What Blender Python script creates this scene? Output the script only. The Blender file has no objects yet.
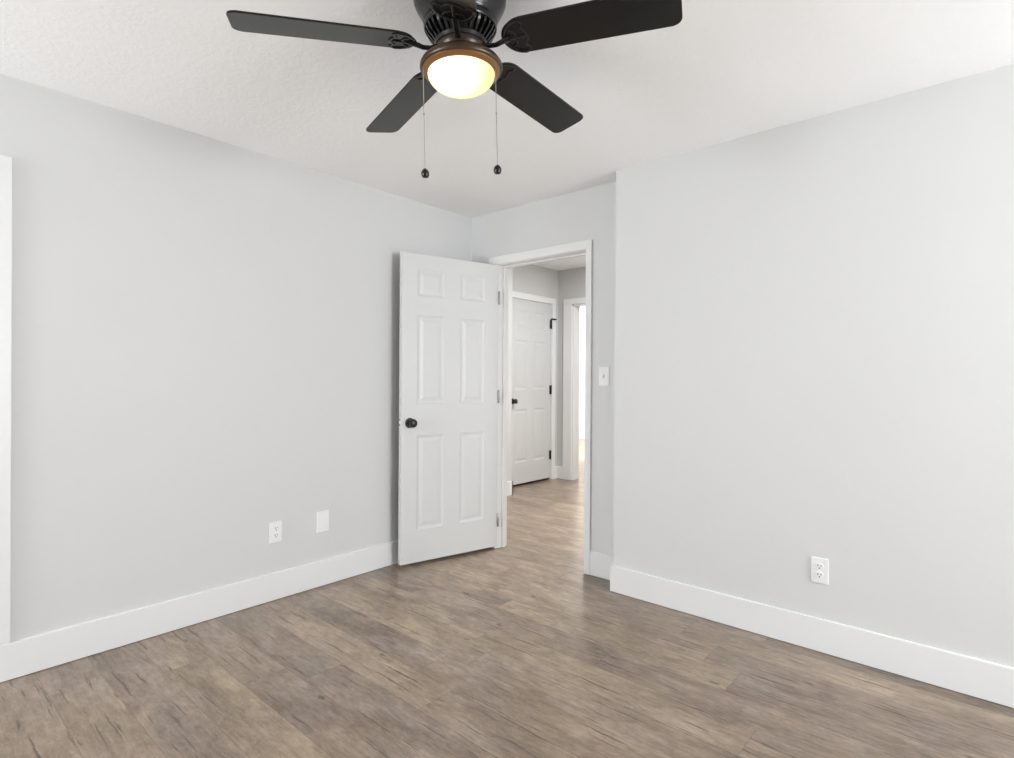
import bpy, bmesh, math, random
from mathutils import Vector, Matrix
random.seed(7)
PI = math.pi
S = bpy.context.scene
C = S.collection

# ------------------------------------------------------------------ camera
W_, H_ = 1014, 758
F_PX, CAM_Z = 564.3, 1.2345
YAW, PITCH, ROLL = 0.7200, -0.0017, 0.0064
fwd = Vector((-math.sin(YAW) * math.cos(PITCH), math.cos(YAW) * math.cos(PITCH), math.sin(PITCH)))
r0 = Vector((math.cos(YAW), math.sin(YAW), 0))
u0 = r0.cross(fwd)
rgt = r0 * math.cos(ROLL) + u0 * math.sin(ROLL)
upv = u0 * math.cos(ROLL) - r0 * math.sin(ROLL)
cam_d = bpy.data.cameras.new('camera')
cam = bpy.data.objects.new('camera', cam_d)
C.objects.link(cam)
cam.matrix_world = Matrix(((rgt.x, upv.x, -fwd.x, 0), (rgt.y, upv.y, -fwd.y, 0), (rgt.z, upv.z, -fwd.z, CAM_Z), (0, 0, 0, 1)))
cam_d.sensor_width = 36
cam_d.lens = F_PX / W_ * 36
cam_d.clip_start = 0.02
S.camera = cam

# ------------------------------------------------------------------ world, light, exposure
S.view_settings.view_transform = 'Standard'
S.view_settings.look = 'None'
S.view_settings.gamma = 1
S.view_settings.use_curve_mapping = False
S.view_settings.exposure = -0.17
wd = bpy.data.worlds.new('overcast_sky')
S.world = wd
wd.use_nodes = True
bgn = wd.node_tree.nodes['Background']
bgn.inputs[0].default_value = (0.93, 0.97, 1.0, 1)
bgn.inputs[1].default_value = 0.7


def area(name, loc, direction, sx, sy, power, color=(1, 1, 1), spread=PI):
    l = bpy.data.lights.new(name, 'AREA')
    l.shape = 'RECTANGLE'
    l.size, l.size_y, l.energy, l.color, l.spread = sx, sy, power, color, spread
    o = bpy.data.objects.new(name, l)
    C.objects.link(o)
    o.location = loc
    o.rotation_euler = Vector(direction).to_track_quat('-Z', 'Y').to_euler()
    return o


# room constants (metres)
XL, YR, YB, CH = -3.02, 2.875, 3.023, 2.44      # left wall, right wall, door wall, ceiling
XJ = -1.690                                     # where the right wall steps forward
XF, YF = 3.00, -3.00                            # the two walls behind the camera
HXN, HXD, HYC, HYE, HCH = -3.888, -4.13, 4.51, 5.655, 2.565   # hallway
OX0, OX1, OZ = -2.735, -1.985, 2.047            # bedroom doorway
DAY = (0.93, 0.965, 0.99)
# daylight through the windows behind the camera, with an added upward fill at each
for wx, wy, dx, dy, ww, sky_w, up_w in ((XF - 0.02, 2.0, -1, 0, 1.1, 102, 66), (-2.55, YF + 0.02, 0, 1, 0.8, 60, 92)):
    area('window_daylight', (wx, wy, 1.42), (dx, dy, -0.1), ww, 1.3, sky_w, DAY)
    area('upward_fill', (wx + dx * 0.01, wy + dy * 0.01, 1.42), (dx, dy, 0.9), ww, 1.3, up_w, DAY)  # added fill tilted up to brighten the ceiling
# hallway ceiling lamp, two added hall fills and the bright room past the hallway
area('hall_lamp', (-2.7, 4.8, HCH - 0.03), (0, 0, -1), 0.3, 0.3, 41, (0.95, 0.98, 1.0))
area('hall_floor_fill', (-2.5, 4.3, HCH - 0.03), (0, 0, -1), 0.15, 0.15, 19, (1.0, 0.93, 0.80), math.radians(105))  # added fill for the floor by the doorway, no fixture
area('hall_side_fill', (-0.65, 4.3, 1.4), (-1, 0.1, 0), 1.0, 1.5, 19, (0.97, 0.98, 1.0))  # added side fill, the hall is walled shut behind it
area('far_daylight', (-4.2, 7.6, 1.5), (-0.4, 0.3, 0), 1.6, 1.8, 260, (1.0, 0.96, 0.89))


# ------------------------------------------------------------------ materials
def newmat(name):
    m = bpy.data.materials.new(name)
    m.use_nodes = True
    nt = m.node_tree
    return m, nt, nt.nodes['Principled BSDF']


def nd(nt, typ, **kw):
    n = nt.nodes.new(typ)
    for k, v in kw.items():
        setattr(n, k, v)
    return n


def paint(name, col, rough=0.6, bump=0.0, scale=220.0, spec=0.3, detail=2.0, dist=0.001):
    m, nt, b = newmat(name)
    b.inputs['Base Color'].default_value = (*col, 1)
    b.inputs['Roughness'].default_value = rough
    b.inputs['Specular IOR Level'].default_value = spec
    if bump:
        tc = nd(nt, 'ShaderNodeTexCoord')
        no = nd(nt, 'ShaderNodeTexNoise')
        no.inputs['Scale'].default_value = scale
        no.inputs['Detail'].default_value = detail
        nt.links.new(tc.outputs['Object'], no.inputs['Vector'])
        bp = nd(nt, 'ShaderNodeBump')
        bp.inputs['Strength'].default_value = bump
        bp.inputs['Distance'].default_value = dist
        nt.links.new(no.outputs['Fac'], bp.inputs['Height'])
        nt.links.new(bp.outputs['Normal'], b.inputs['Normal'])
    return m


def ceiling_mat():
    m, nt, b = newmat('stippled_ceiling')
    b.inputs['Base Color'].default_value = (0.95, 0.95, 0.95, 1)
    b.inputs['Roughness'].default_value = 0.9
    b.inputs['Specular IOR Level'].default_value = 0.1
    tc = nd(nt, 'ShaderNodeTexCoord')
    n1 = nd(nt, 'ShaderNodeTexNoise')
    n1.inputs['Scale'].default_value = 26
    n1.inputs['Detail'].default_value = 6
    n1.inputs['Roughness'].default_value = 0.65
    n1.inputs['Distortion'].default_value = 1.2
    nt.links.new(tc.outputs['Object'], n1.inputs['Vector'])
    rp = nd(nt, 'ShaderNodeValToRGB')
    rp.color_ramp.elements[0].position = 0.42
    rp.color_ramp.elements[1].position = 0.62
    nt.links.new(n1.outputs['Fac'], rp.inputs['Fac'])
    bp = nd(nt, 'ShaderNodeBump')
    bp.inputs['Strength'].default_value = 0.18
    bp.inputs['Distance'].default_value = 0.006
    nt.links.new(rp.outputs['Color'], bp.inputs['Height'])
    nt.links.new(bp.outputs['Normal'], b.inputs['Normal'])
    return m


def floor_mat():
    m, nt, b = newmat('weathered_oak_plank')
    L = nt.links.new

    def mth(op, a, c=None, clamp=False):
        n = nd(nt, 'ShaderNodeMath', operation=op, use_clamp=clamp)
        for i, x in enumerate((a, c)):
            if x is None:
                continue
            if isinstance(x, (int, float)):
                n.inputs[i].default_value = x
            else:
                L(x, n.inputs[i])
        return n.outputs[0]

    tc = nd(nt, 'ShaderNodeTexCoord')
    sp = nd(nt, 'ShaderNodeSeparateXYZ')
    L(tc.outputs['Object'], sp.inputs[0])
    X, Y = sp.outputs[0], sp.outputs[1]
    PW, PL = 0.178, 1.22
    row = mth('FLOOR', mth('DIVIDE', mth('ADD', Y, 10.03), PW))
    rw = nd(nt, 'ShaderNodeTexWhiteNoise', noise_dimensions='1D')
    L(row, rw.inputs['W'])
    xs = mth('ADD', mth('DIVIDE', X, PL), mth('MULTIPLY', rw.outputs['Value'], 7.3))
    pl = mth('FLOOR', xs)
    cv = nd(nt, 'ShaderNodeCombineXYZ')
    L(row, cv.inputs[0]); L(pl, cv.inputs[1])
    pn = nd(nt, 'ShaderNodeTexWhiteNoise', noise_dimensions='2D')
    L(cv.outputs[0], pn.inputs['Vector'])
    tone = pn.outputs['Value']
    # a vector that is stretched along the plank and shifted for each plank
    pv = nd(nt, 'ShaderNodeCombineXYZ')
    L(mth('ADD', X, mth('MULTIPLY', tone, 31.0)), pv.inputs[0])
    L(mth('ADD', Y, mth('MULTIPLY', tone, 17.0)), pv.inputs[1])

    def noise(scale_vec, scale, detail, rough=0.6, dist=0.0):
        mp = nd(nt, 'ShaderNodeMapping')
        mp.inputs['Scale'].default_value = scale_vec
        L(pv.outputs[0], mp.inputs['Vector'])
        n = nd(nt, 'ShaderNodeTexNoise')
        n.inputs['Scale'].default_value = scale
        n.inputs['Detail'].default_value = detail
        n.inputs['Roughness'].default_value = rough
        n.inputs['Distortion'].default_value = dist
        L(mp.outputs[0], n.inputs['Vector'])
        return n.outputs['Fac']

    big = noise((1, 2.4, 1), 2.3, 3, 0.5, 0.7)
    mott = noise((1, 2.0, 1), 11.0, 8, 0.80, 0.5)
    grain = noise((1, 8, 1), 8.0, 8, 0.75, 0.6)
    fine = noise((1, 12, 1), 40.0, 4, 0.7)
    r1 = nd(nt, 'ShaderNodeValToRGB')
    cr = r1.color_ramp
    cr.elements[0].position, cr.elements[0].color = 0.34, (0.112, 0.081, 0.059, 1)
    cr.elements[1].position, cr.elements[1].color = 0.67, (0.450, 0.366, 0.290, 1)
    e = cr.elements.new(0.50); e.color = (0.252, 0.196, 0.150, 1)
    mixv = mth('ADD', mth('ADD', mth('MULTIPLY', big, 0.34), mth('MULTIPLY', grain, 0.36)),
               mth('ADD', mth('ADD', mth('MULTIPLY', tone, 0.05), mth('MULTIPLY', mott, 0.42)), mth('MULTIPLY', fine, 0.20)))
    mixv = mth('SUBTRACT', mixv, 0.190)
    L(mixv, r1.inputs['Fac'])
    # hue drift: between planks and in soft patches, greyer, redder or yellower
    hue = nd(nt, 'ShaderNodeMix', data_type='RGBA', blend_type='MULTIPLY')
    hr = nd(nt, 'ShaderNodeValToRGB')
    hr.color_ramp.elements[0].position, hr.color_ramp.elements[0].color = 0.30, (0.96, 0.985, 1.03, 1)
    hr.color_ramp.elements[1].position, hr.color_ramp.elements[1].color = 0.70, (1.04, 1.0, 0.90, 1)
    e = hr.color_ramp.elements.new(0.5); e.color = (1.03, 0.985, 0.97, 1)
    patch = noise((1, 1.8, 1), 3.4, 3, 0.6)
    L(mth('ADD', mth('MULTIPLY', tone, 0.2), mth('MULTIPLY', patch, 0.8)), hr.inputs['Fac'])
    hue.inputs[0].default_value = 1.0
    L(r1.outputs['Color'], hue.inputs[6]); L(hr.outputs['Color'], hue.inputs[7])
    # straight splits along the grain: at most one in each cell, tapered and a little wavy
    px, py = nd(nt, 'ShaderNodeSeparateXYZ'), None
    L(pv.outputs[0], px.inputs[0])
    PX, PY = px.outputs[0], px.outputs[1]

    def cells(cx, cy, seed):
        ux, uy = mth('DIVIDE', mth('ADD', PX, 50.0 + seed), cx), mth('DIVIDE', mth('ADD', PY, 50.0 + seed), cy)
        c = nd(nt, 'ShaderNodeCombineXYZ')
        L(mth('FLOOR', ux), c.inputs[0]); L(mth('FLOOR', uy), c.inputs[1]); c.inputs[2].default_value = seed
        w = nd(nt, 'ShaderNodeTexWhiteNoise', noise_dimensions='3D')
        L(c.outputs[0], w.inputs['Vector'])
        sc = nd(nt, 'ShaderNodeSeparateColor')
        L(w.outputs['Color'], sc.inputs[0])
        return mth('FRACT', ux), mth('FRACT', uy), w.outputs['Value'], sc.outputs[0], sc.outputs[1], sc.outputs[2]

    wob = noise((1, 3, 1), 9.0, 3, 0.6)

    def splits(cx, cy, seed, keep, width):
        fx_, fy_, v0, c0, c1, c2 = cells(cx, cy, seed)
        half = mth('ADD', 0.16, mth('MULTIPLY', c1, 0.32))
        t = mth('DIVIDE', mth('ABSOLUTE', mth('SUBTRACT', fx_, 0.5)), half)
        taper = mth('SUBTRACT', 1.0, mth('MULTIPLY', t, t), True)
        yc = mth('ADD', mth('ADD', 0.28, mth('MULTIPLY', c2, 0.44)), mth('MULTIPLY', mth('SUBTRACT', wob, 0.5), 0.36))
        d = mth('MULTIPLY', mth('ABSOLUTE', mth('SUBTRACT', fy_, yc)), cy / width)
        return mth('MULTIPLY', mth('MULTIPLY', mth('SUBTRACT', mth('MULTIPLY', taper, 1.9), d, True), mth('LESS_THAN', c0, keep)), mth('ADD', 0.55, mth('MULTIPLY', v0, 0.45)))

    ck = mth('MAXIMUM', splits(0.42, 0.075, 1.37, 0.58, 0.0026), splits(0.24, 0.05, 7.91, 0.34, 0.0018))
    # knots: a dark core off to one side of a pale yellow eye
    kx, ky, v0, c0, c1, c2 = cells(0.47, 0.16, 3.3)
    dx = mth('MULTIPLY', mth('SUBTRACT', kx, mth('ADD', 0.3, mth('MULTIPLY', c1, 0.4))), 0.47 / 2.0)
    dy = mth('MULTIPLY', mth('SUBTRACT', ky, mth('ADD', 0.3, mth('MULTIPLY', c2, 0.4))), 0.16)
    wv = noise((1, 2, 1), 22.0, 3, 0.7)
    dist = mth('ADD', mth('SQRT', mth('ADD', mth('MULTIPLY', dx, dx), mth('MULTIPLY', dy, dy))), mth('MULTIPLY', mth('SUBTRACT', wv, 0.5), 0.05))
    on = mth('LESS_THAN', c0, 0.22)
    core = mth('MULTIPLY', mth('MULTIPLY', mth('SUBTRACT', 0.013, dist), 110.0, True), on)
    eye = mth('MULTIPLY', mth('MULTIPLY', mth('SUBTRACT', 0.036, dist), 45.0, True), on)
    eyed = nd(nt, 'ShaderNodeMix', data_type='RGBA')
    L(mth('MULTIPLY', eye, mth('MULTIPLY', v0, 0.55)), eyed.inputs[0]); L(hue.outputs[2], eyed.inputs[6])
    eyed.inputs[7].default_value = (0.46, 0.36, 0.235, 1)
    dk = mth('ADD', ck, mth('MULTIPLY', core, 0.72), True)
    # plank seams
    fy = mth('FRACT', mth('DIVIDE', mth('ADD', Y, 10.03), PW))
    fx = mth('FRACT', xs)
    sy = mth('LESS_THAN', mth('MINIMUM', fy, mth('SUBTRACT', 1.0, fy)), 0.008)
    sx = mth('LESS_THAN', mth('MINIMUM', fx, mth('SUBTRACT', 1.0, fx)), 0.0012)
    seam = mth('MAXIMUM', sy, sx)
    dk = mth('MAXIMUM', dk, mth('MULTIPLY', seam, 0.38))
    mx = nd(nt, 'ShaderNodeMix', data_type='RGBA')
    L(dk, mx.inputs[0]); L(eyed.outputs[2], mx.inputs[6])
    mx.inputs[7].default_value = (0.062, 0.045, 0.034, 1)
    L(mx.outputs[2], b.inputs['Base Color'])
    b.inputs['Roughness'].default_value = 0.28
    b.inputs['Specular IOR Level'].default_value = 0.5
    bp = nd(nt, 'ShaderNodeBump')
    bp.inputs['Strength'].default_value = 0.25
    bp.inputs['Distance'].default_value = 0.002
    L(mth('SUBTRACT', grain, mth('MULTIPLY', dk, 1.0)), bp.inputs['Height'])
    L(bp.outputs['Normal'], b.inputs['Normal'])
    return m


def glow_mat():
    # frosted bowl lit from inside by a bulb left of centre
    m, nt, b = newmat('lit_frosted_glass')
    L = nt.links.new
    b.inputs['Base Color'].default_value = (0.10, 0.09, 0.05, 1)
    b.inputs['Roughness'].default_value = 0.25
    tc = nd(nt, 'ShaderNodeTexCoord')
    vd = nd(nt, 'ShaderNodeVectorMath', operation='DISTANCE')
    vd.inputs[1].default_value = (0.015, -0.056, -0.085)
    L(tc.outputs['Object'], vd.inputs[0])
    rp = nd(nt, 'ShaderNodeValToRGB')
    cr = rp.color_ramp
    cr.elements[0].position, cr.elements[0].color = 0.30, (1.0, 0.86, 0.58, 1)
    cr.elements[1].position, cr.elements[1].color = 0.60, (1.0, 0.90, 0.38, 1)
    mr = nd(nt, 'ShaderNodeMapRange')
    mr.inputs[1].default_value, mr.inputs[2].default_value = 0.0, 0.2
    L(vd.outputs['Value'], mr.inputs[0]); L(mr.outputs[0], rp.inputs['Fac'])
    mr2 = nd(nt, 'ShaderNodeMapRange')
    mr2.inputs[1].default_value, mr2.inputs[2].default_value = 0.03, 0.125
    mr2.inputs[3].default_value, mr2.inputs[4].default_value = 3.4, 1.0
    L(vd.outputs['Value'], mr2.inputs[0])
    L(rp.outputs['Color'], b.inputs['Emission Color'])
    L(mr2.outputs[0], b.inputs['Emission Strength'])
    return m


def metal(name, col, rough, met=0.0, spec=0.5):
    m, nt, b = newmat(name)
    b.inputs['Base Color'].default_value = (*col, 1)
    b.inputs['Roughness'].default_value = rough
    b.inputs['Metallic'].default_value = met
    b.inputs['Specular IOR Level'].default_value = spec
    return m


M = dict(
    wall=paint('light_grey_wall_paint', (0.66, 0.66, 0.655), 0.55, 0.08, 260),
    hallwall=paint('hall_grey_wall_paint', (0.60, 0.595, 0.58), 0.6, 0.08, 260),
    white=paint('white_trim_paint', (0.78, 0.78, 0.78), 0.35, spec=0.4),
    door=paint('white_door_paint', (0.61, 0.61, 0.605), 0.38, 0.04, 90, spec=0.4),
    ceil=ceiling_mat(), floor=floor_mat(),
    plate=paint('white_plastic_plate', (0.84, 0.84, 0.84), 0.3, spec=0.5),
    slotgrey=metal('grey_plastic', (0.5, 0.5, 0.5), 0.5),
    slot=metal('dark_slot', (0.03, 0.03, 0.03), 0.6),
    black=metal('black_hardware', (0.012, 0.012, 0.012), 0.3),
    hinge=metal('grey_hinge_metal', (0.35, 0.35, 0.35), 0.4, 0.8),
    blade=metal('matt_black_blade', (0.010, 0.010, 0.0105), 0.24, spec=0.3),
    housing=metal('black_bronze_housing', (0.010, 0.009, 0.009), 0.24, spec=0.35),
    bronze=metal('oil_rubbed_bronze', (0.070, 0.042, 0.025), 0.36, 0.45),
    hubmetal=metal('dark_brown_hub', (0.035, 0.020, 0.012), 0.35, 0.3),
    glowrim=metal('bronze_rim_lamp_glow', (0.24, 0.115, 0.04), 0.4, 0.3),  # bronze pushed to orange to carry the lamp's warm glow
    chain=metal('pull_chain_metal', (0.36, 0.33, 0.30), 0.4, 0.8),
    glow=glow_mat(),
)


# ------------------------------------------------------------------ mesh helpers
def obj(name, bm, mat, parent=None, loc=None, smooth=False, rot=None):
    bmesh.ops.recalc_face_normals(bm, faces=bm.faces)
    me = bpy.data.meshes.new(name)
    bm.to_mesh(me)
    bm.free()
    if smooth:
        for p in me.polygons:
            p.use_smooth = True
        try:
            me.set_sharp_from_angle(angle=math.radians(smooth if smooth is not True else 40))
        except Exception:
            pass
    me.materials.append(M[mat])
    o = bpy.data.objects.new(name, me)
    C.objects.link(o)
    if parent:
        o.parent = parent
    if loc is not None:
        o.location = loc
    if rot is not None:
        o.rotation_euler = rot
    return o


def empty(name, loc=(0, 0, 0), rot=(0, 0, 0)):
    o = bpy.data.objects.new(name, None)
    o.empty_display_size = 0.1
    C.objects.link(o)
    o.location = loc
    o.rotation_euler = rot
    return o


def tag(o, label, cat, group=None, kind=None):
    o['label'], o['category'] = label, cat
    if group:
        o['group'] = group
    if kind:
        o['kind'] = kind
    return o


def structure(o, label=None, cat=None):
    o['kind'] = 'structure'
    if label:
        o['label'], o['category'] = label, cat
    return o


def box(bm, a, b, bev=0.0, seg=2):
    lo = [min(p, q) for p, q in zip(a, b)]
    hi = [max(p, q) for p, q in zip(a, b)]
    r = bmesh.ops.create_cube(bm, size=1)
    vs = r['verts']
    for v in vs:
        v.co = Vector([lo[i] + (v.co[i] + 0.5) * (hi[i] - lo[i]) for i in range(3)])
    if bev:
        es = list({e for v in vs for e in v.link_edges})
        bmesh.ops.bevel(bm, geom=es, offset=bev, segments=seg, affect='EDGES', profile=0.5)
    return vs


def boxes(*items, bev=0.0):
    bm = bmesh.new()
    for a, b in items:
        box(bm, a, b, bev)
    return bm


def prism(bm, pts, axis_from, axis_to, mapf):
    """extrude a 2-D outline; mapf(p, t) -> 3-D point"""
    lo = [bm.verts.new(mapf(p, axis_from)) for p in pts]
    hi = [bm.verts.new(mapf(p, axis_to)) for p in pts]
    n = len(pts)
    bm.faces.new(lo)
    bm.faces.new(hi[::-1])
    for i in range(n):
        bm.faces.new((lo[i], hi[i], hi[(i + 1) % n], lo[(i + 1) % n]))


def lathe(bm, prof, seg=48, cap=True, mat4=None):
    """profile of (radius, z) turned about z; r = 0 closes the end"""
    rings = []
    for r, z in prof:
        if r < 1e-6:
            rings.append([bm.verts.new((0, 0, z))])
        else:
            rings.append([bm.verts.new((r * math.cos(2 * PI * i / seg), r * math.sin(2 * PI * i / seg), z)) for i in range(seg)])
    for A, B in zip(rings, rings[1:]):
        for i in range(seg):
            j = (i + 1) % seg
            if len(A) == 1 and len(B) == 1:
                continue
            if len(A) == 1:
                bm.faces.new((A[0], B[i], B[j]))
            elif len(B) == 1:
                bm.faces.new((A[i], B[0], A[j]))
            else:
                bm.faces.new((A[i], B[i], B[j], A[j]))
    if cap:
        for R in (rings[0], rings[-1]):
            if len(R) > 1:
                bm.faces.new(R)
    if mat4 is not None:
        vs = [v for R in rings for v in R]
        bmesh.ops.transform(bm, matrix=mat4, verts=vs)


def tube(bm, pts, rad, seg=10, flat=1.0):
    """round (or flattened in z) tube along a polyline"""
    pts = [Vector(p) for p in pts]
    rings = []
    for i, p in enumerate(pts):
        t = (pts[min(i + 1, len(pts) - 1)] - pts[max(i - 1, 0)]).normalized()
        a = Vector((0, 0, 1)) if abs(t.z) < 0.95 else Vector((1, 0, 0))
        s = t.cross(a).normalized()
        n = s.cross(t).normalized()
        rr = rad[i] if isinstance(rad, (list, tuple)) else rad
        rings.append([bm.verts.new(p + s * rr * math.cos(2 * PI * k / seg) + n * rr * flat * math.sin(2 * PI * k / seg)) for k in range(seg)])
    for A, B in zip(rings, rings[1:]):
        for k in range(seg):
            bm.faces.new((A[k], B[k], B[(k + 1) % seg], A[(k + 1) % seg]))
    bm.faces.new(rings[0])
    bm.faces.new(rings[-1])


# ------------------------------------------------------------------ the room shell
T = 0.10
structure(obj('floor', boxes(((-7.6, YF - T, -0.08), (XF + T, 10.0, 0.0))), 'floor'), 'weathered grey-brown oak plank floor', 'floor')
structure(obj('ceiling', boxes(((XL - T, YF - T, CH), (XF + T, YB + T, CH + 0.08))), 'ceil'), 'white stippled bedroom ceiling', 'ceiling')
CY0, CY1 = -0.36, 0.309      # closet opening in the left wall
CZ = 2.032
structure(obj('wall_left', boxes(((XL - T, CY1, 0), (XL, YB + T, CH)), ((XL - T, CY0, CZ), (XL, CY1, CH)), ((XL - T, YF - T, 0), (XL, CY0, CH))), 'wall'),
          'light grey left wall with two outlet plates', 'wall')
structure(obj('wall_back', boxes(((XL, YB, 0), (OX0 - 0.02, YB + T, CH)), ((OX0 - 0.02, YB, OZ + 0.02), (OX1 + 0.02, YB + T, CH)),
                                 ((OX1 + 0.02, YB, 0), (XJ + 0.05, YB + T, CH))), 'wall'), 'light grey wall around the open doorway', 'wall')
structure(obj('wall_right', boxes(((XJ, YR, 0), (XF + T, YB + T, CH))), 'wall'), 'light grey right wall stepping forward of the doorway wall', 'wall')
# the walls behind the camera, each with one window opening
WZ0, WZ1 = 0.78, 2.06
WIN_A = ((-1.45, -0.35), (1.45, 2.55))          # along y in wall_front
WIN_B = ((-2.95, -2.15), (-0.10, 1.60))         # along x in wall_rear


def pierced(lo, hi, gaps, mk):
    """wall pieces along one axis from lo to hi with window gaps"""
    out, c = [], lo
    for g0, g1 in gaps:
        out.append(mk(c, g0, 0, CH)); out.append(mk(g0, g1, 0, WZ0)); out.append(mk(g0, g1, WZ1, CH))
        c = g1
    out.append(mk(c, hi, 0, CH))
    return boxes(*out)


structure(obj('wall_front', pierced(YF - T, YR, WIN_A, lambda a, b, z0, z1: ((XF, a, z0), (XF + T, b, z1))), 'wall'), 'light grey wall behind the camera', 'wall')
structure(obj('wall_rear', pierced(XL, XF, WIN_B, lambda a, b, z0, z1: ((a, YF - T, z0), (b, YF, z1))), 'wall'), 'light grey window wall facing the right wall', 'wall')

# ------------------------------------------------------------------ hallway and the room past it
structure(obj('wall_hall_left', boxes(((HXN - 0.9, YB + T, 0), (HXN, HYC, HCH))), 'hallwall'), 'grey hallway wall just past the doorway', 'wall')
HD0, HD1, HDZ = 4.745, 5.52, 2.135      # hall door opening along y
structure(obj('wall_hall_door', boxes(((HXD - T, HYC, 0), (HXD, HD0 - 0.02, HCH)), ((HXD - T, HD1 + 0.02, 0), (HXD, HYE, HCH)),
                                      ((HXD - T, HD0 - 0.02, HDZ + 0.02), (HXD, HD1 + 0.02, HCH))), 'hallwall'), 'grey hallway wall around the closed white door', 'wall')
EX0, EX1, EZ = -3.905, -3.10, 2.125      # opening in the hall's end wall
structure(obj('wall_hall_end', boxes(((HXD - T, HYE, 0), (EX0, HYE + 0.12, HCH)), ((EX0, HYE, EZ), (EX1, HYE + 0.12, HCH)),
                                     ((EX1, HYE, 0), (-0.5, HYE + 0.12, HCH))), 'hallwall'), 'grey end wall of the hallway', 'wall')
structure(obj('wall_hall_right', boxes(((-0.6, YB + T, 0), (-0.5, HYE, HCH))), 'hallwall'), 'grey hallway wall hidden to the right', 'wall')
structure(obj('wall_hall_near', boxes(((HXN, YB + T, CH), (-0.5, YB + T + 0.02, HCH + 0.0))), 'hallwall'), 'grey strip above the doorway on the hallway side', 'wall')
structure(obj('ceiling_hall', boxes(((HXD - T, YB + T, HCH), (-0.5, HYE + 0.12, HCH + 0.06))), 'ceil'), 'white hallway ceiling', 'ceiling')
structure(obj('wall_far', boxes(((-7.6, 9.68, 0), (-2.4, 9.78, HCH))), 'wall'), 'pale far wall seen through the hallway opening', 'wall')
structure(obj('wall_far_left', boxes(((-7.6, HYE + 0.12, 0), (-7.5, 9.68, HCH))), 'wall'), 'pale side wall of the far room', 'wall')
structure(obj('wall_far_right', boxes(((-2.5, HYE + 0.12, 0), (-2.4, 9.68, HCH))), 'wall'), 'pale right wall of the far room', 'wall')
structure(obj('wall_far_near', boxes(((-7.6, HYE, 0), (HXD - T, HYE + 0.12, HCH))), 'wall'), 'pale near wall of the far room', 'wall')
structure(obj('ceiling_far', boxes(((-7.6, HYE + 0.12, HCH), (-2.4, 9.78, HCH + 0.06))), 'ceil'), 'white ceiling of the far room', 'ceiling')

# unseen boxes added behind the two closed doors to keep sky light out
structure(obj('wall_hall_blocker', boxes(((HXD - 0.75, HYC, 0), (HXD - 0.70, HYE, HCH)), ((HXD - 0.70, HYC - 0.05, 0), (HXD - T, HYC, HCH)), ((HXD - 0.75, HYC, HCH), (HXD - T, HYE, HCH + 0.05))), 'hallwall'), 'added wall keeping light out behind the hallway door', 'wall')
structure(obj('wall_closet_blocker', boxes(((XL - 0.75, CY0 - 0.05, 0), (XL - 0.70, CY1 + 0.05, CH)), ((XL - 0.70, CY0 - 0.05, 0), (XL - T, CY0, CH)), ((XL - 0.70, CY1, 0), (XL - T, CY1 + 0.05, CH)),
                                      ((XL - 0.70, CY0, CH), (XL - T, CY1, CH + 0.05))), 'hallwall'), 'added closet wall keeping light out behind the door at the left edge', 'wall')

# ------------------------------------------------------------------ baseboards (flat 15 cm boards with an eased top edge)
BH, BT = 0.150, 0.014


def board(bm, p, q, nrm, h=BH, t=BT, e=0.002):
    """baseboard from p to q on the floor, standing t proud along nrm"""
    p, q, nrm = Vector((*p, 0)), Vector((*q, 0)), Vector((*nrm, 0))
    pts = [(0, 0.003), (t, 0.003), (t, h - e), (t - e, h), (0, h)]
    prism(bm, pts, 0, 1, lambda c, s: (p + (q - p) * s) + nrm * c[0] + Vector((0, 0, c[1])))


bm = bmesh.new(); board(bm, (XL, CY1 + 0.004), (XL, YB), (1, 0))
structure(obj('baseboard_left', bm, 'white'), 'wide white baseboard along the left wall', 'baseboard')
bm = bmesh.new(); board(bm, (XL + BT, YB), (OX0 - 0.08, YB), (0, -1)); board(bm, (OX1 + 0.046, YB), (XJ - BT, YB), (0, -1))
structure(obj('baseboard_back', bm, 'white'), 'white baseboard between door casing and wall step', 'baseboard')
bm = bmesh.new(); board(bm, (XJ - BT, YR), (XF, YR), (0, -1))
box(bm, (XJ - BT, YR, 0.003), (XJ, YB, BH))
structure(obj('baseboard_right', bm, 'white'), 'wide white baseboard along the right wall', 'baseboard')
bm = bmesh.new(); board(bm, (HXN, YB + T), (HXN, HYC + BT), (1, 0)); board(bm, (HXN + BT, HYC), (HXN - 0.2, HYC), (0, 1))
board(bm, (HXD, HD1 + 0.075), (HXD, HYE), (1, 0)); board(bm, (HXD + BT, HYE), (EX0 - 0.13, HYE), (0, -1))
structure(obj('baseboard_hall', bm, 'white'), 'white baseboards of the hallway', 'baseboard')
bm = bmesh.new(); board(bm, (-7.5, 9.68), (-2.5, 9.68), (0, -1))
structure(obj('baseboard_far', bm, 'white'), 'white baseboard on the far wall', 'baseboard')

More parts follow.
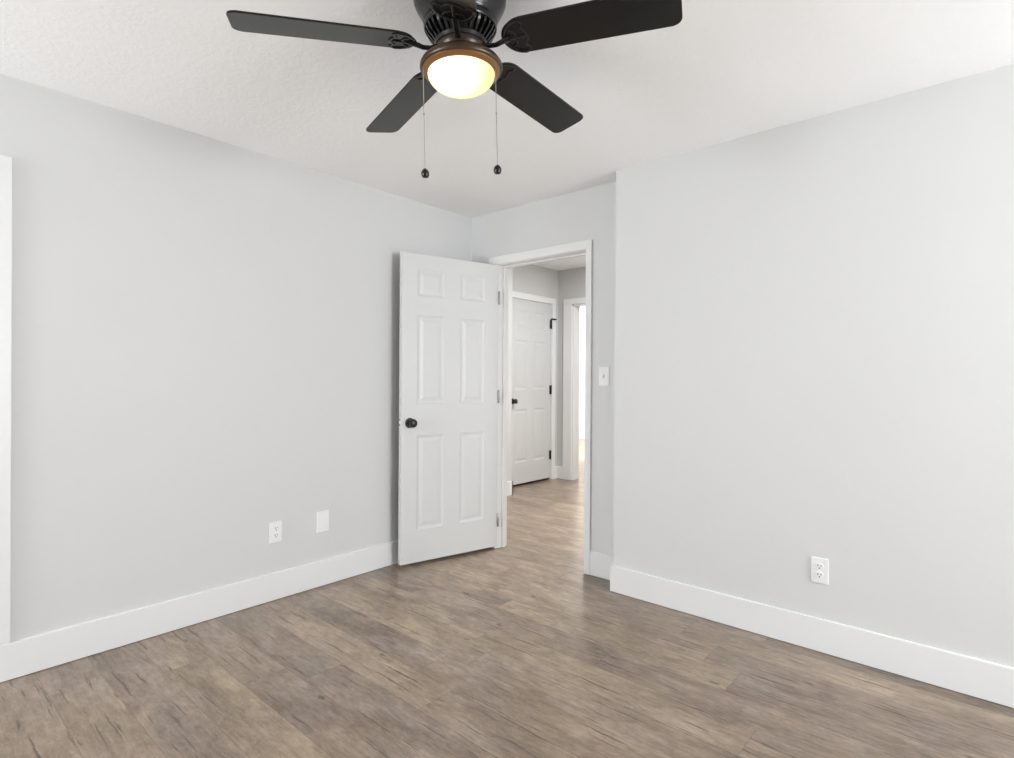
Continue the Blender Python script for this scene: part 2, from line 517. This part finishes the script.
# ------------------------------------------------------------------ door trim
CT = 0.018
bm = boxes(((OX0 - 0.085, YB - CT, 0.002), (OX0 - 0.006, YB, OZ + 0.004)), ((OX1 + 0.004, YB - CT, 0.002), (OX1 + 0.046, YB, OZ + 0.004)),
           ((OX0 - 0.085, YB - CT, OZ + 0.004), (OX1 + 0.046, YB, OZ + 0.062)), bev=0.002)
structure(obj('trim_1', bm, 'white'), 'flat white casing around the bedroom doorway', 'door casing')
bm = boxes(((OX0 - 0.02, YB - 0.004, 0.002), (OX0, YB + T + 0.004, OZ + 0.02)), ((OX1, YB - 0.004, 0.002), (OX1 + 0.02, YB + T + 0.004, OZ + 0.02)),
           ((OX0, YB - 0.004, OZ), (OX1, YB + T + 0.004, OZ + 0.02)),
           ((OX0, YB + 0.045, 0.002), (OX0 + 0.011, YB + 0.08, OZ)), ((OX1 - 0.011, YB + 0.045, 0.002), (OX1, YB + 0.08, OZ)),
           ((OX0 + 0.011, YB + 0.045, OZ - 0.011), (OX1 - 0.011, YB + 0.08, OZ)))
structure(obj('trim_2', bm, 'white'), 'white door jamb lining the bedroom doorway', 'door jamb')
# closet casing at the left edge of the photo
bm = boxes(((XL, CY1 + 0.004, BH), (XL + 0.013, CY1 + 0.085, CZ + 0.08)), ((XL, CY0 - 0.07, BH), (XL + 0.013, CY0 - 0.004, CZ + 0.08)),
           ((XL, CY0 - 0.004, CZ + 0.002), (XL + 0.013, CY1 + 0.004, CZ + 0.08)), bev=0.002)
structure(obj('trim_3', bm, 'white'), 'white casing at the left edge of the photo', 'door casing')
# hall door casing + end opening casing
bm = boxes(((HXD, HD0 - 0.07, 0.002), (HXD + 0.018, HD0 - 0.004, HDZ + 0.004)), ((HXD, HD1 + 0.004, 0.002), (HXD + 0.018, HD1 + 0.072, HDZ + 0.004)),
           ((HXD, HD0 - 0.07, HDZ + 0.004), (HXD + 0.018, HD1 + 0.072, HDZ + 0.072)), bev=0.002)
box(bm, (HXD - T, HD0 - 0.02, 0.002), (HXD + 0.002, HD0, HDZ + 0.02)); box(bm, (HXD - T, HD1, 0.002), (HXD + 0.002, HD1 + 0.02, HDZ + 0.02))
box(bm, (HXD - T, HD0, HDZ), (HXD + 0.002, HD1, HDZ + 0.02))
structure(obj('trim_4', bm, 'white'), 'white casing around the closed hallway door', 'door casing')
bm = boxes(((EX0 - 0.13, HYE - 0.018, 0.002), (EX0 - 0.004, HYE, EZ + 0.004)), ((EX1 + 0.004, HYE - 0.018, 0.002), (EX1 + 0.10, HYE, EZ + 0.004)),
           ((EX0 - 0.13, HYE - 0.018, EZ + 0.004), (EX1 + 0.10, HYE, EZ + 0.075)), bev=0.002)
box(bm, (EX0 - 0.004, HYE - 0.006, 0.002), (EX0 + 0.014, HYE + 0.124, EZ)); box(bm, (EX1 - 0.014, HYE - 0.006, 0.002), (EX1 + 0.004, HYE + 0.124, EZ))
box(bm, (EX0 - 0.004, HYE - 0.006, EZ - 0.014), (EX1 + 0.004, HYE + 0.124, EZ + 0.001))
structure(obj('trim_5', bm, 'white'), 'white casing around the opening at the end of the hallway', 'door casing')
# a cased door on the far wall
bm = boxes(((-6.50, 9.655, 0.002), (-6.41, 9.68, 2.05)), ((-5.62, 9.655, 0.002), (-5.53, 9.68, 2.05)), ((-6.50, 9.655, 2.05), (-5.53, 9.68, 2.14)), bev=0.003)
structure(obj('trim_6', bm, 'white'), 'white casing on the far wall', 'door casing')


# ------------------------------------------------------------------ six-panel doors
def slab_bm(w, h, t, us, vs, solid_mid=0.012):
    """slab in local x (0..w, hinge at 0), y thickness (0 face .. t back), z 0..h; us = panel columns, vs = panel rows"""
    bm = bmesh.new()
    gx = sorted({0, w, *[a for c in us for a in c]})
    gz = sorted({0, h, *[a for c in vs for a in c]})
    panels = [(c, r) for c in us for r in vs]
    # nested outlines of a moulded panel: (inset, depth)
    prof = [(0.0, 0.0), (0.005, 0.0025), (0.014, 0.005), (0.024, 0.005), (0.046, 0.0015)]

    def face(side):
        def P(x, z, d):
            return bm.verts.new((x, d if side == 0 else t - d, z))
        for i in range(len(gx) - 1):
            for j in range(len(gz) - 1):
                x0, x1, z0, z1 = gx[i], gx[i + 1], gz[j], gz[j + 1]
                if ((x0, x1), (z0, z1)) in panels:
                    loops = [[P(x0 + s, z0 + s, d), P(x1 - s, z0 + s, d), P(x1 - s, z1 - s, d), P(x0 + s, z1 - s, d)] for s, d in prof]
                    for A, B in zip(loops, loops[1:]):
                        for k in range(4):
                            bm.faces.new((A[k], A[(k + 1) % 4], B[(k + 1) % 4], B[k]))
                    bm.faces.new(loops[-1])
                else:
                    bm.faces.new((P(x0, z0, 0), P(x1, z0, 0), P(x1, z1, 0), P(x0, z1, 0)))
    face(0)
    face(1)
    for a, b in (((0, 0), (w, 0)), ((w, 0), (w, h)), ((w, h), (0, h)), ((0, h), (0, 0))):
        pts = [a, b]
        n = gx if a[1] == b[1] else gz
        seq = n if (a[0] < b[0] or a[1] < b[1]) else n[::-1]
        for s0, s1 in zip(seq, seq[1:]):
            if a[1] == b[1]:
                q = [(s0, 0, a[1]), (s1, 0, a[1]), (s1, t, a[1]), (s0, t, a[1])]
            else:
                q = [(a[0], 0, s0), (a[0], 0, s1), (a[0], t, s1), (a[0], t, s0)]
            bm.faces.new([bm.verts.new(c) for c in q])
    bmesh.ops.remove_doubles(bm, verts=bm.verts, dist=0.0004)
    return bm


def knob_bm():
    """rosette against y = 0, knob out to -y"""
    bm = bmesh.new()
    rot = Matrix.Rotation(PI / 2, 4, 'X')
    lathe(bm, [(0.0, 0.0), (0.033, 0.0), (0.033, 0.004), (0.029, 0.009), (0.014, 0.012), (0.012, 0.030), (0.018, 0.034), (0.026, 0.040),
               (0.0285, 0.049), (0.0265, 0.058), (0.018, 0.064), (0.0, 0.066)], 28, False, rot)
    return bm


def hinge_bm(h=0.089, leaf=0.0):
    bm = bmesh.new()
    lathe(bm, [(0, -h / 2 - 0.004), (0.004, -h / 2 - 0.003), (0.0065, -h / 2), (0.0065, h / 2), (0.004, h / 2 + 0.003), (0, h / 2 + 0.004)], 12, False)
    box(bm, (0.0, -0.003, -h / 2), (0.008, 0.0, h / 2))
    if leaf:
        box(bm, (-0.008, -0.009, -h / 2), (leaf, -0.004, h / 2))
    return bm


SW, SH, ST = 0.754, 2.022, 0.035
COLS = ((0.118, 0.318), (0.442, 0.644))
ROWS = ((0.212, 0.832), (1.035, 1.620), (1.745, 1.925))
hinge_pt = Vector((-2.7305, 3.0160))
free_dir = (Vector((-2.905, 2.281)) - hinge_pt).normalized()
ang = math.atan2(free_dir.y, free_dir.x)
# local x runs hinge -> free edge; the face toward the camera is local y = 0 with outward -y ... so mirror: face must look to +x world
d1 = empty('door_1', (hinge_pt.x, hinge_pt.y, 0.023), (0, 0, ang))
structure(d1, 'open white six-panel door with black knob beside the left wall', 'door')
# with this angle local +y points to world +x, so put the visible face on +y
bm = slab_bm(SW, SH, ST, COLS, ROWS)
bmesh.ops.transform(bm, matrix=Matrix.Translation((0, -ST, 0)), verts=bm.verts)
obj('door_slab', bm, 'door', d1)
kn = obj('door_knob', knob_bm(), 'black', d1, (0.694, 0.0, 0.916), 35, (0, 0, PI))
kn['label'] = 'round black door knob'
kn = obj('door_knob', knob_bm(), 'black', d1, (0.694, -ST, 0.916), 35)
kn['label'] = 'round black door knob'
bm = boxes(((SW - 0.0005, -0.030, 0.890), (SW + 0.0015, -0.006, 0.947)))
lp = obj('latch_plate', bm, 'white', d1)
bm = bmesh.new()
box(bm, (SW + 0.001, -0.025, 0.933), (SW + 0.0035, -0.011, 0.944)); box(bm, (SW + 0.001, -0.025, 0.897), (SW + 0.0035, -0.011, 0.908))
obj('latch_screw', bm, 'black', lp)
for hz in (1.80, 1.09, 0.20):
    obj('hinge', hinge_bm(), 'hinge', d1, (-0.003, 0.004, hz - 0.012), 40)

# hallway door: closed, hinged at the far (right) side
d2 = empty('door_2', (HXD - 0.004, HD1 - 0.004, 0.028), (0, 0, -PI / 2))
structure(d2, 'closed white six-panel door at the end of the hallway', 'door')
w2 = HD1 - HD0 - 0.008
bm = slab_bm(w2, HDZ - 0.028, ST, ((0.110, 0.325), (0.445, 0.660)), ((0.245, 0.850), (1.075, 1.640), (1.765, 1.985)))
bmesh.ops.transform(bm, matrix=Matrix.Translation((0, -ST, 0)), verts=bm.verts)
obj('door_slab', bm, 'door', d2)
obj('door_knob', knob_bm(), 'black', d2, (w2 - 0.058, 0.0, 0.945), 35, (0, 0, PI))['label'] = 'round black door knob'
for hz in (1.885, 1.09, 0.298):
    hg = obj('hinge', hinge_bm(0.105, 0.024), 'black', d2, (-0.002, 0.010, hz - 0.022), 40)
    hg['label'] = 'black hinge'
bm = bmesh.new()
tube(bm, [(0.0, 0.004, 1.925), (-0.012, 0.030, 1.925), (-0.022, 0.052, 1.922)], 0.010, 8)
lathe(bm, [(0, -0.010), (0.009, -0.008), (0.009, 0.008), (0, 0.010)], 12, False, Matrix.Translation((-0.024, 0.056, 1.922)) @ Matrix.Rotation(PI / 2, 4, 'X'))
obj('hinge_door_stop', bm, 'black', d2)
# closet door behind the casing at the photo's left edge
d3 = empty('door_3', (XL - 0.012, CY1 - 0.004, 0.012), (0, 0, -PI / 2))
structure(d3, 'white closet door past the left edge of the photo', 'door')
w3 = CY1 - CY0 - 0.008
bm = slab_bm(w3, CZ - 0.016, ST, ((0.10, 0.275), (0.385, 0.557)), ROWS)
bmesh.ops.transform(bm, matrix=Matrix.Translation((0, -ST, 0)), verts=bm.verts)
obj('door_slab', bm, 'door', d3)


# windows behind the camera: open sash frames set in the wall openings
def window(name, c, along, w, h, depth):
    root = empty(name, c, (0, 0, 0 if along == 'x' else PI / 2))
    structure(root, 'white window frame behind the camera', 'window')
    f = 0.05
    bm = boxes(((-w / 2, -depth / 2, -h / 2), (-w / 2 + f, depth / 2, h / 2)), ((w / 2 - f, -depth / 2, -h / 2), (w / 2, depth / 2, h / 2)),
               ((-w / 2 + f, -depth / 2, h / 2 - f), (w / 2 - f, depth / 2, h / 2)), ((-w / 2 + f, -depth / 2, -h / 2), (w / 2 - f, depth / 2, -h / 2 + f)),
               ((-w / 2 + f, -0.018, -0.022), (w / 2 - f, 0.018, 0.022)))
    obj('window_frame', bm, 'white', root)


for k, (g0, g1) in enumerate(WIN_A):
    window('window_%d' % (k + 1), (XF + 0.06, (g0 + g1) / 2, (WZ0 + WZ1) / 2), 'y', g1 - g0, WZ1 - WZ0, 0.06)
for k, (g0, g1) in enumerate(WIN_B):
    window('window_%d' % (k + 3), ((g0 + g1) / 2, YF - 0.06, (WZ0 + WZ1) / 2), 'x', g1 - g0, WZ1 - WZ0, 0.06)


# ------------------------------------------------------------------ wall plates
def plate_bm(w, h, t=0.007):
    bm = bmesh.new()
    box(bm, (-w / 2, -t, -h / 2), (w / 2, 0, h / 2), 0.0025, 2)
    return bm


def screw_bm():
    bm = bmesh.new()
    lathe(bm, [(0, 0), (0.0032, 0), (0.0030, 0.0012), (0, 0.0016)], 12, False, Matrix.Rotation(PI / 2, 4, 'X'))
    return bm


def plate_root(name, loc, rz, label, cat, group=None):
    return tag(empty(name, loc, (0, 0, rz)), label, cat, group)


def stadium(w, h, n=10):
    """receptacle outline: round with flat top and bottom"""
    r = w / 2
    pts = []
    for k in range(4 * n):
        a = 2 * PI * k / (4 * n)
        pts.append((r * math.cos(a), max(-h / 2, min(h / 2, r * math.sin(a)))))
    out = []
    for p in pts:
        if not out or (Vector(p) - Vector(out[-1])).length > 1e-5:
            out.append(p)
    return out


def duplex(loc, rz, label):
    r = plate_root('wall_outlet', loc, rz, label, 'wall outlet', 'duplex wall outlets')
    obj('cover_plate', plate_bm(0.071, 0.116), 'plate', r)
    for s in (0.0195, -0.0195):
        bm = bmesh.new()
        prism(bm, stadium(0.034, 0.027), 0.0065, 0.0095, lambda c, y: Vector((c[0], -y, c[1] + s)))
        f = obj('receptacle', bm, 'plate', r)
        bm = boxes(((-0.0078, -0.0102, s - 0.001), (-0.0050, -0.0090, s + 0.0085)), ((0.0050, -0.0102, s + 0.0005), (0.0078, -0.0090, s + 0.0080)))
        lathe(bm, [(0, 0), (0.0029, 0), (0.0029, 0.0012), (0, 0.0012)], 12, False, Matrix.Translation((0, -0.0090, s - 0.0072)) @ Matrix.Rotation(PI / 2, 4, 'X'))
        obj('slot', bm, 'slot', f)
    bm = bmesh.new()
    lathe(bm, [(0, 0), (0.0032, 0), (0.0030, 0.0012), (0, 0.0016)], 12, False, Matrix.Translation((0, -0.007, 0)) @ Matrix.Rotation(PI / 2, 4, 'X'))
    obj('screw', bm, 'plate', r)
    return r


duplex((XL, 1.506, 0.375), PI / 2, 'white duplex wall outlet on the left wall, farther from the open door')
duplex((-0.618, YR, 0.368), 0, 'white duplex wall outlet low on the right wall')
r = plate_root('blank_plate', (XL, 1.795, 0.380), PI / 2, 'blank white wall plate on the left wall nearer the open door', 'wall plate')
obj('cover_plate', plate_bm(0.078, 0.121), 'plate', r)
for sz in (0.041, -0.041):
    obj('screw', screw_bm(), 'plate', r, (0, -0.0067, sz))
r = plate_root('light_switch', (-1.851, YB, 1.249), 0, 'white toggle light switch between the doorway casing and wall step', 'light switch')
obj('cover_plate', plate_bm(0.072, 0.116), 'plate', r)
bm = bmesh.new()
box(bm, (-0.0055, -0.0076, -0.0125), (0.0055, -0.0065, 0.0125))
o = obj('toggle_slot', bm, 'slotgrey', r)
bm = bmesh.new()
box(bm, (-0.004, -0.018, -0.004), (0.004, -0.005, 0.005), 0.001)
bmesh.ops.transform(bm, matrix=Matrix.Rotation(math.radians(-18), 4, 'X'), verts=bm.verts)
obj('toggle', bm, 'plate', r)
for sz in (0.030, -0.030):
    obj('screw', screw_bm(), 'plate', r, (0, -0.0067, sz))

# ------------------------------------------------------------------ ceiling fan
FX, FY, BZ = -1.2918, 1.2422, 2.2665
R_TIP, R_ROOT, BW = 0.668, 0.150, 0.142
PIT = math.radians(12)
TH0 = math.radians(237.8)
fan = empty('ceiling_fan', (FX, FY, BZ))
fan.rotation_euler = (Matrix.Rotation(0.0196, 4, 'X') @ Matrix.Rotation(-0.018, 4, 'Y')).to_euler()
tag(fan, 'black five-blade ceiling fan with lit frosted glass bowl and two pull chains', 'ceiling fan')
top = CH - BZ
bm = bmesh.new()
lathe(bm, [(0, top + 0.004), (0.146, top + 0.004), (0.147, 0.172), (0.1455, 0.150), (0.140, 0.136), (0.130, 0.118), (0.122, 0.104), (0.117, 0.090), (0.113, 0.080), (0.108, 0.078), (0, 0.080)], 64, False)
hs = obj('motor_housing', bm, 'housing', fan, smooth=50)
# vented lower cone of the motor: an inner cone with raised ribs
bm = bmesh.new()
lathe(bm, [(0, 0.084), (0.100, 0.084), (0.066, 0.016), (0, 0.016)], 48, False)
vent = obj('motor_vent', bm, 'slot', fan, smooth=40)
bm = bmesh.new()
NR = 30
for k in range(NR):
    a = 2 * PI * k / NR
    ca, sa = math.cos(a), math.sin(a)
    hw = 0.0042
    quad = []
    for (rr, z) in ((0.109, 0.079), (0.112, 0.066), (0.104, 0.048), (0.078, 0.018), (0.068, 0.014), (0.068, 0.024), (0.098, 0.078)):
        quad.append((rr, z))
    prism(bm, quad, -hw, hw, lambda c, s: Vector((c[0] * ca - s * sa, c[0] * sa + s * ca, c[1])))
lathe(bm, [(0.100, 0.078), (0.1145, 0.078), (0.1155, 0.070), (0.1125, 0.064), (0.104, 0.064)], 48, False)
lathe(bm, [(0.064, 0.026), (0.083, 0.024), (0.080, 0.013), (0.064, 0.011)], 48, False)
obj('vent_ribs', bm, 'housing', fan, smooth=40)
# flywheel that carries the blade arms, and the switch cup under it
bm = bmesh.new()
lathe(bm, [(0, 0.018), (0.074, 0.018), (0.077, 0.012), (0.077, 0.000), (0.072, -0.008), (0.058, -0.012), (0.055, -0.024), (0, -0.024)], 48, False)
obj('hub', bm, 'hubmetal', fan, smooth=40)
# light kit pan with its rolled rim, and the rim's underside with lamp glow put into its colour
bm = bmesh.new()
lathe(bm, [(0, -0.016), (0.056, -0.016), (0.066, -0.020), (0.084, -0.024), (0.102, -0.029), (0.116, -0.035), (0.125, -0.042), (0.1300, -0.050), (0.1305, -0.057),
           (0.128, -0.063), (0.1245, -0.065), (0.122, -0.0635), (0.120, -0.058), (0, -0.056)], 72, False)
obj('light_pan', bm, 'bronze', fan, smooth=50)
bm = bmesh.new()
lathe(bm, [(0.1225, -0.0585), (0.1230, -0.0640), (0.1205, -0.0670), (0.1150, -0.0695), (0.1085, -0.0735), (0.1050, -0.0735), (0.1050, -0.0585)], 72, False)
obj('rim_lip', bm, 'glowrim', fan, smooth=50)
bm = bmesh.new()
prof = [(0, -0.066), (0.1055, -0.066)]
for k in range(0, 17):
    a = PI / 2 * k / 16
    prof.append((0.1060 * math.cos(a) ** 0.88 if k < 16 else 0, -0.072 - 0.056 * math.sin(a)))
lathe(bm, prof, 64, False)
obj('glass_bowl', bm, 'glow', fan, smooth=60)


def blade_outline():
    pts = []
    w0, w1 = BW * 0.47, BW * 0.5

    def arc(cx, cy, r, a0, a1, n=6):
        return [(cx + r * math.cos(a0 + (a1 - a0) * i / n), cy + r * math.sin(a0 + (a1 - a0) * i / n)) for i in range(n + 1)]
    rt = 0.026
    pts += arc(R_TIP - rt, w1 - rt, rt, PI / 2, 0)
    pts += arc(R_TIP - rt, -w1 + rt, rt, 0, -PI / 2)
    rr = 0.060
    pts += arc(R_ROOT + rr, -w0 + rr, rr, -PI / 2, -PI, 8)
    pts += arc(R_ROOT + rr, w0 - rr, rr, PI, PI / 2, 8)
    return pts


def blade_bm():
    bm = bmesh.new()
    prism(bm, blade_outline(), -0.003, 0.003, lambda c, s: Vector((c[0], c[1], s)))
    es = [e for e in bm.edges if abs(e.verts[0].co.z - e.verts[1].co.z) < 1e-6]
    bmesh.ops.bevel(bm, geom=es, offset=0.0012, segments=1, affect='EDGES')
    return bm


def iron_plate_bm():
    """thin openwork iron hugging the blade root: a rounded loop, a short tongue and two small scrolls"""
    bm = bmesh.new()
    z = -0.0045
    loop = []
    for k in range(25):
        a = PI * 0.5 + PI * k / 24
        loop.append((R_ROOT + 0.058 + 0.062 * math.cos(a), 0.062 * math.sin(a), z))
    tube(bm, loop, [0.003] + [0.0062] * 23 + [0.003], 8, 0.45)
    for s in (1, -1):
        tube(bm, [(R_ROOT + 0.058, 0.060 * s, z), (R_ROOT + 0.066, 0.046 * s, z), (R_ROOT + 0.056, 0.032 * s, z), (R_ROOT + 0.068, 0.016 * s, z), (R_ROOT + 0.072, 0.0, z)], 0.0045, 8, 0.5)
        tube(bm, [(R_ROOT + 0.012, 0.036 * s, z), (R_ROOT + 0.030, 0.026 * s, z), (R_ROOT + 0.036, 0.010 * s, z), (R_ROOT + 0.02, 0.0, z)], 0.004, 8, 0.5)
    tube(bm, [(R_ROOT - 0.003, 0, z), (R_ROOT + 0.03, 0, z), (R_ROOT + 0.072, 0, z)], [0.008, 0.006, 0.004], 8, 0.5)
    return bm


def arm_bm():
    bm = bmesh.new()
    tube(bm, [(0.062, 0, 0.008), (0.080, 0, 0.002), (0.100, 0, -0.004), (0.120, 0, -0.005), (0.138, 0, 0.000), (R_ROOT + 0.012, 0, 0.005)],
         [0.012, 0.0105, 0.009, 0.009, 0.010, 0.012], 10, 0.7)
    return bm


bl_me = ir_me = ar_me = None
for i in range(5):
    a = TH0 - i * 2 * PI / 5
    if i == 0:
        b_o = obj('blade', blade_bm(), 'blade', fan)
        i_o = obj('blade_iron', iron_plate_bm(), 'housing', b_o, smooth=50)
        a_o = obj('blade_arm', arm_bm(), 'housing', fan, smooth=50)
        bl_me, ir_me, ar_me = b_o, i_o, a_o
    else:
        b_o = bl_me.copy(); C.objects.link(b_o); b_o.parent = fan
        i_o = ir_me.copy(); C.objects.link(i_o); i_o.parent = b_o
        a_o = ar_me.copy(); C.objects.link(a_o); a_o.parent = fan
    # pitch about the blade's own axis (fit: the edge on the counter-clockwise side hangs lower)
    b_o.rotation_euler = (Matrix.Rotation(a, 4, 'Z') @ Matrix.Rotation(0.034, 4, 'Y') @ Matrix.Rotation(-PIT, 4, 'X')).to_euler()
    b_o.location = (0, 0, 0.014)
    a_o.rotation_euler = (0, 0, a)

# pull chains
az = math.atan2(FY, FX)
nx, ny = math.sin(az), -math.cos(az)
for lat, zb_ in ((-0.1185, -0.398), (0.1060, -0.384)):
    px, py = nx * lat + math.cos(az) * -0.03, ny * lat + math.sin(az) * -0.03
    bm = bmesh.new()
    zt = -0.058
    tube(bm, [(px, py, zt), (px, py, zb_ + 0.012)], 0.0011, 6)
    zz = zt
    lathe(bm, [(0, -0.004), (0.0026, -0.002), (0.0026, 0.002), (0, 0.004)], 8, False, Matrix.Translation((px, py, zt - (zt - zb_) * 0.46)))
    ch = obj('pull_chain', bm, 'chain', fan)
    bm = bmesh.new()
    lathe(bm, [(0, 0.016), (0.004, 0.015), (0.0095, 0.009), (0.0125, 0.002), (0.0125, -0.004), (0.0095, -0.011), (0, -0.014)], 20, False, Matrix.Translation((px, py, zb_)))
    obj('chain_fob', bm, 'housing', ch, smooth=40)['label'] = 'round black pull-chain fob'
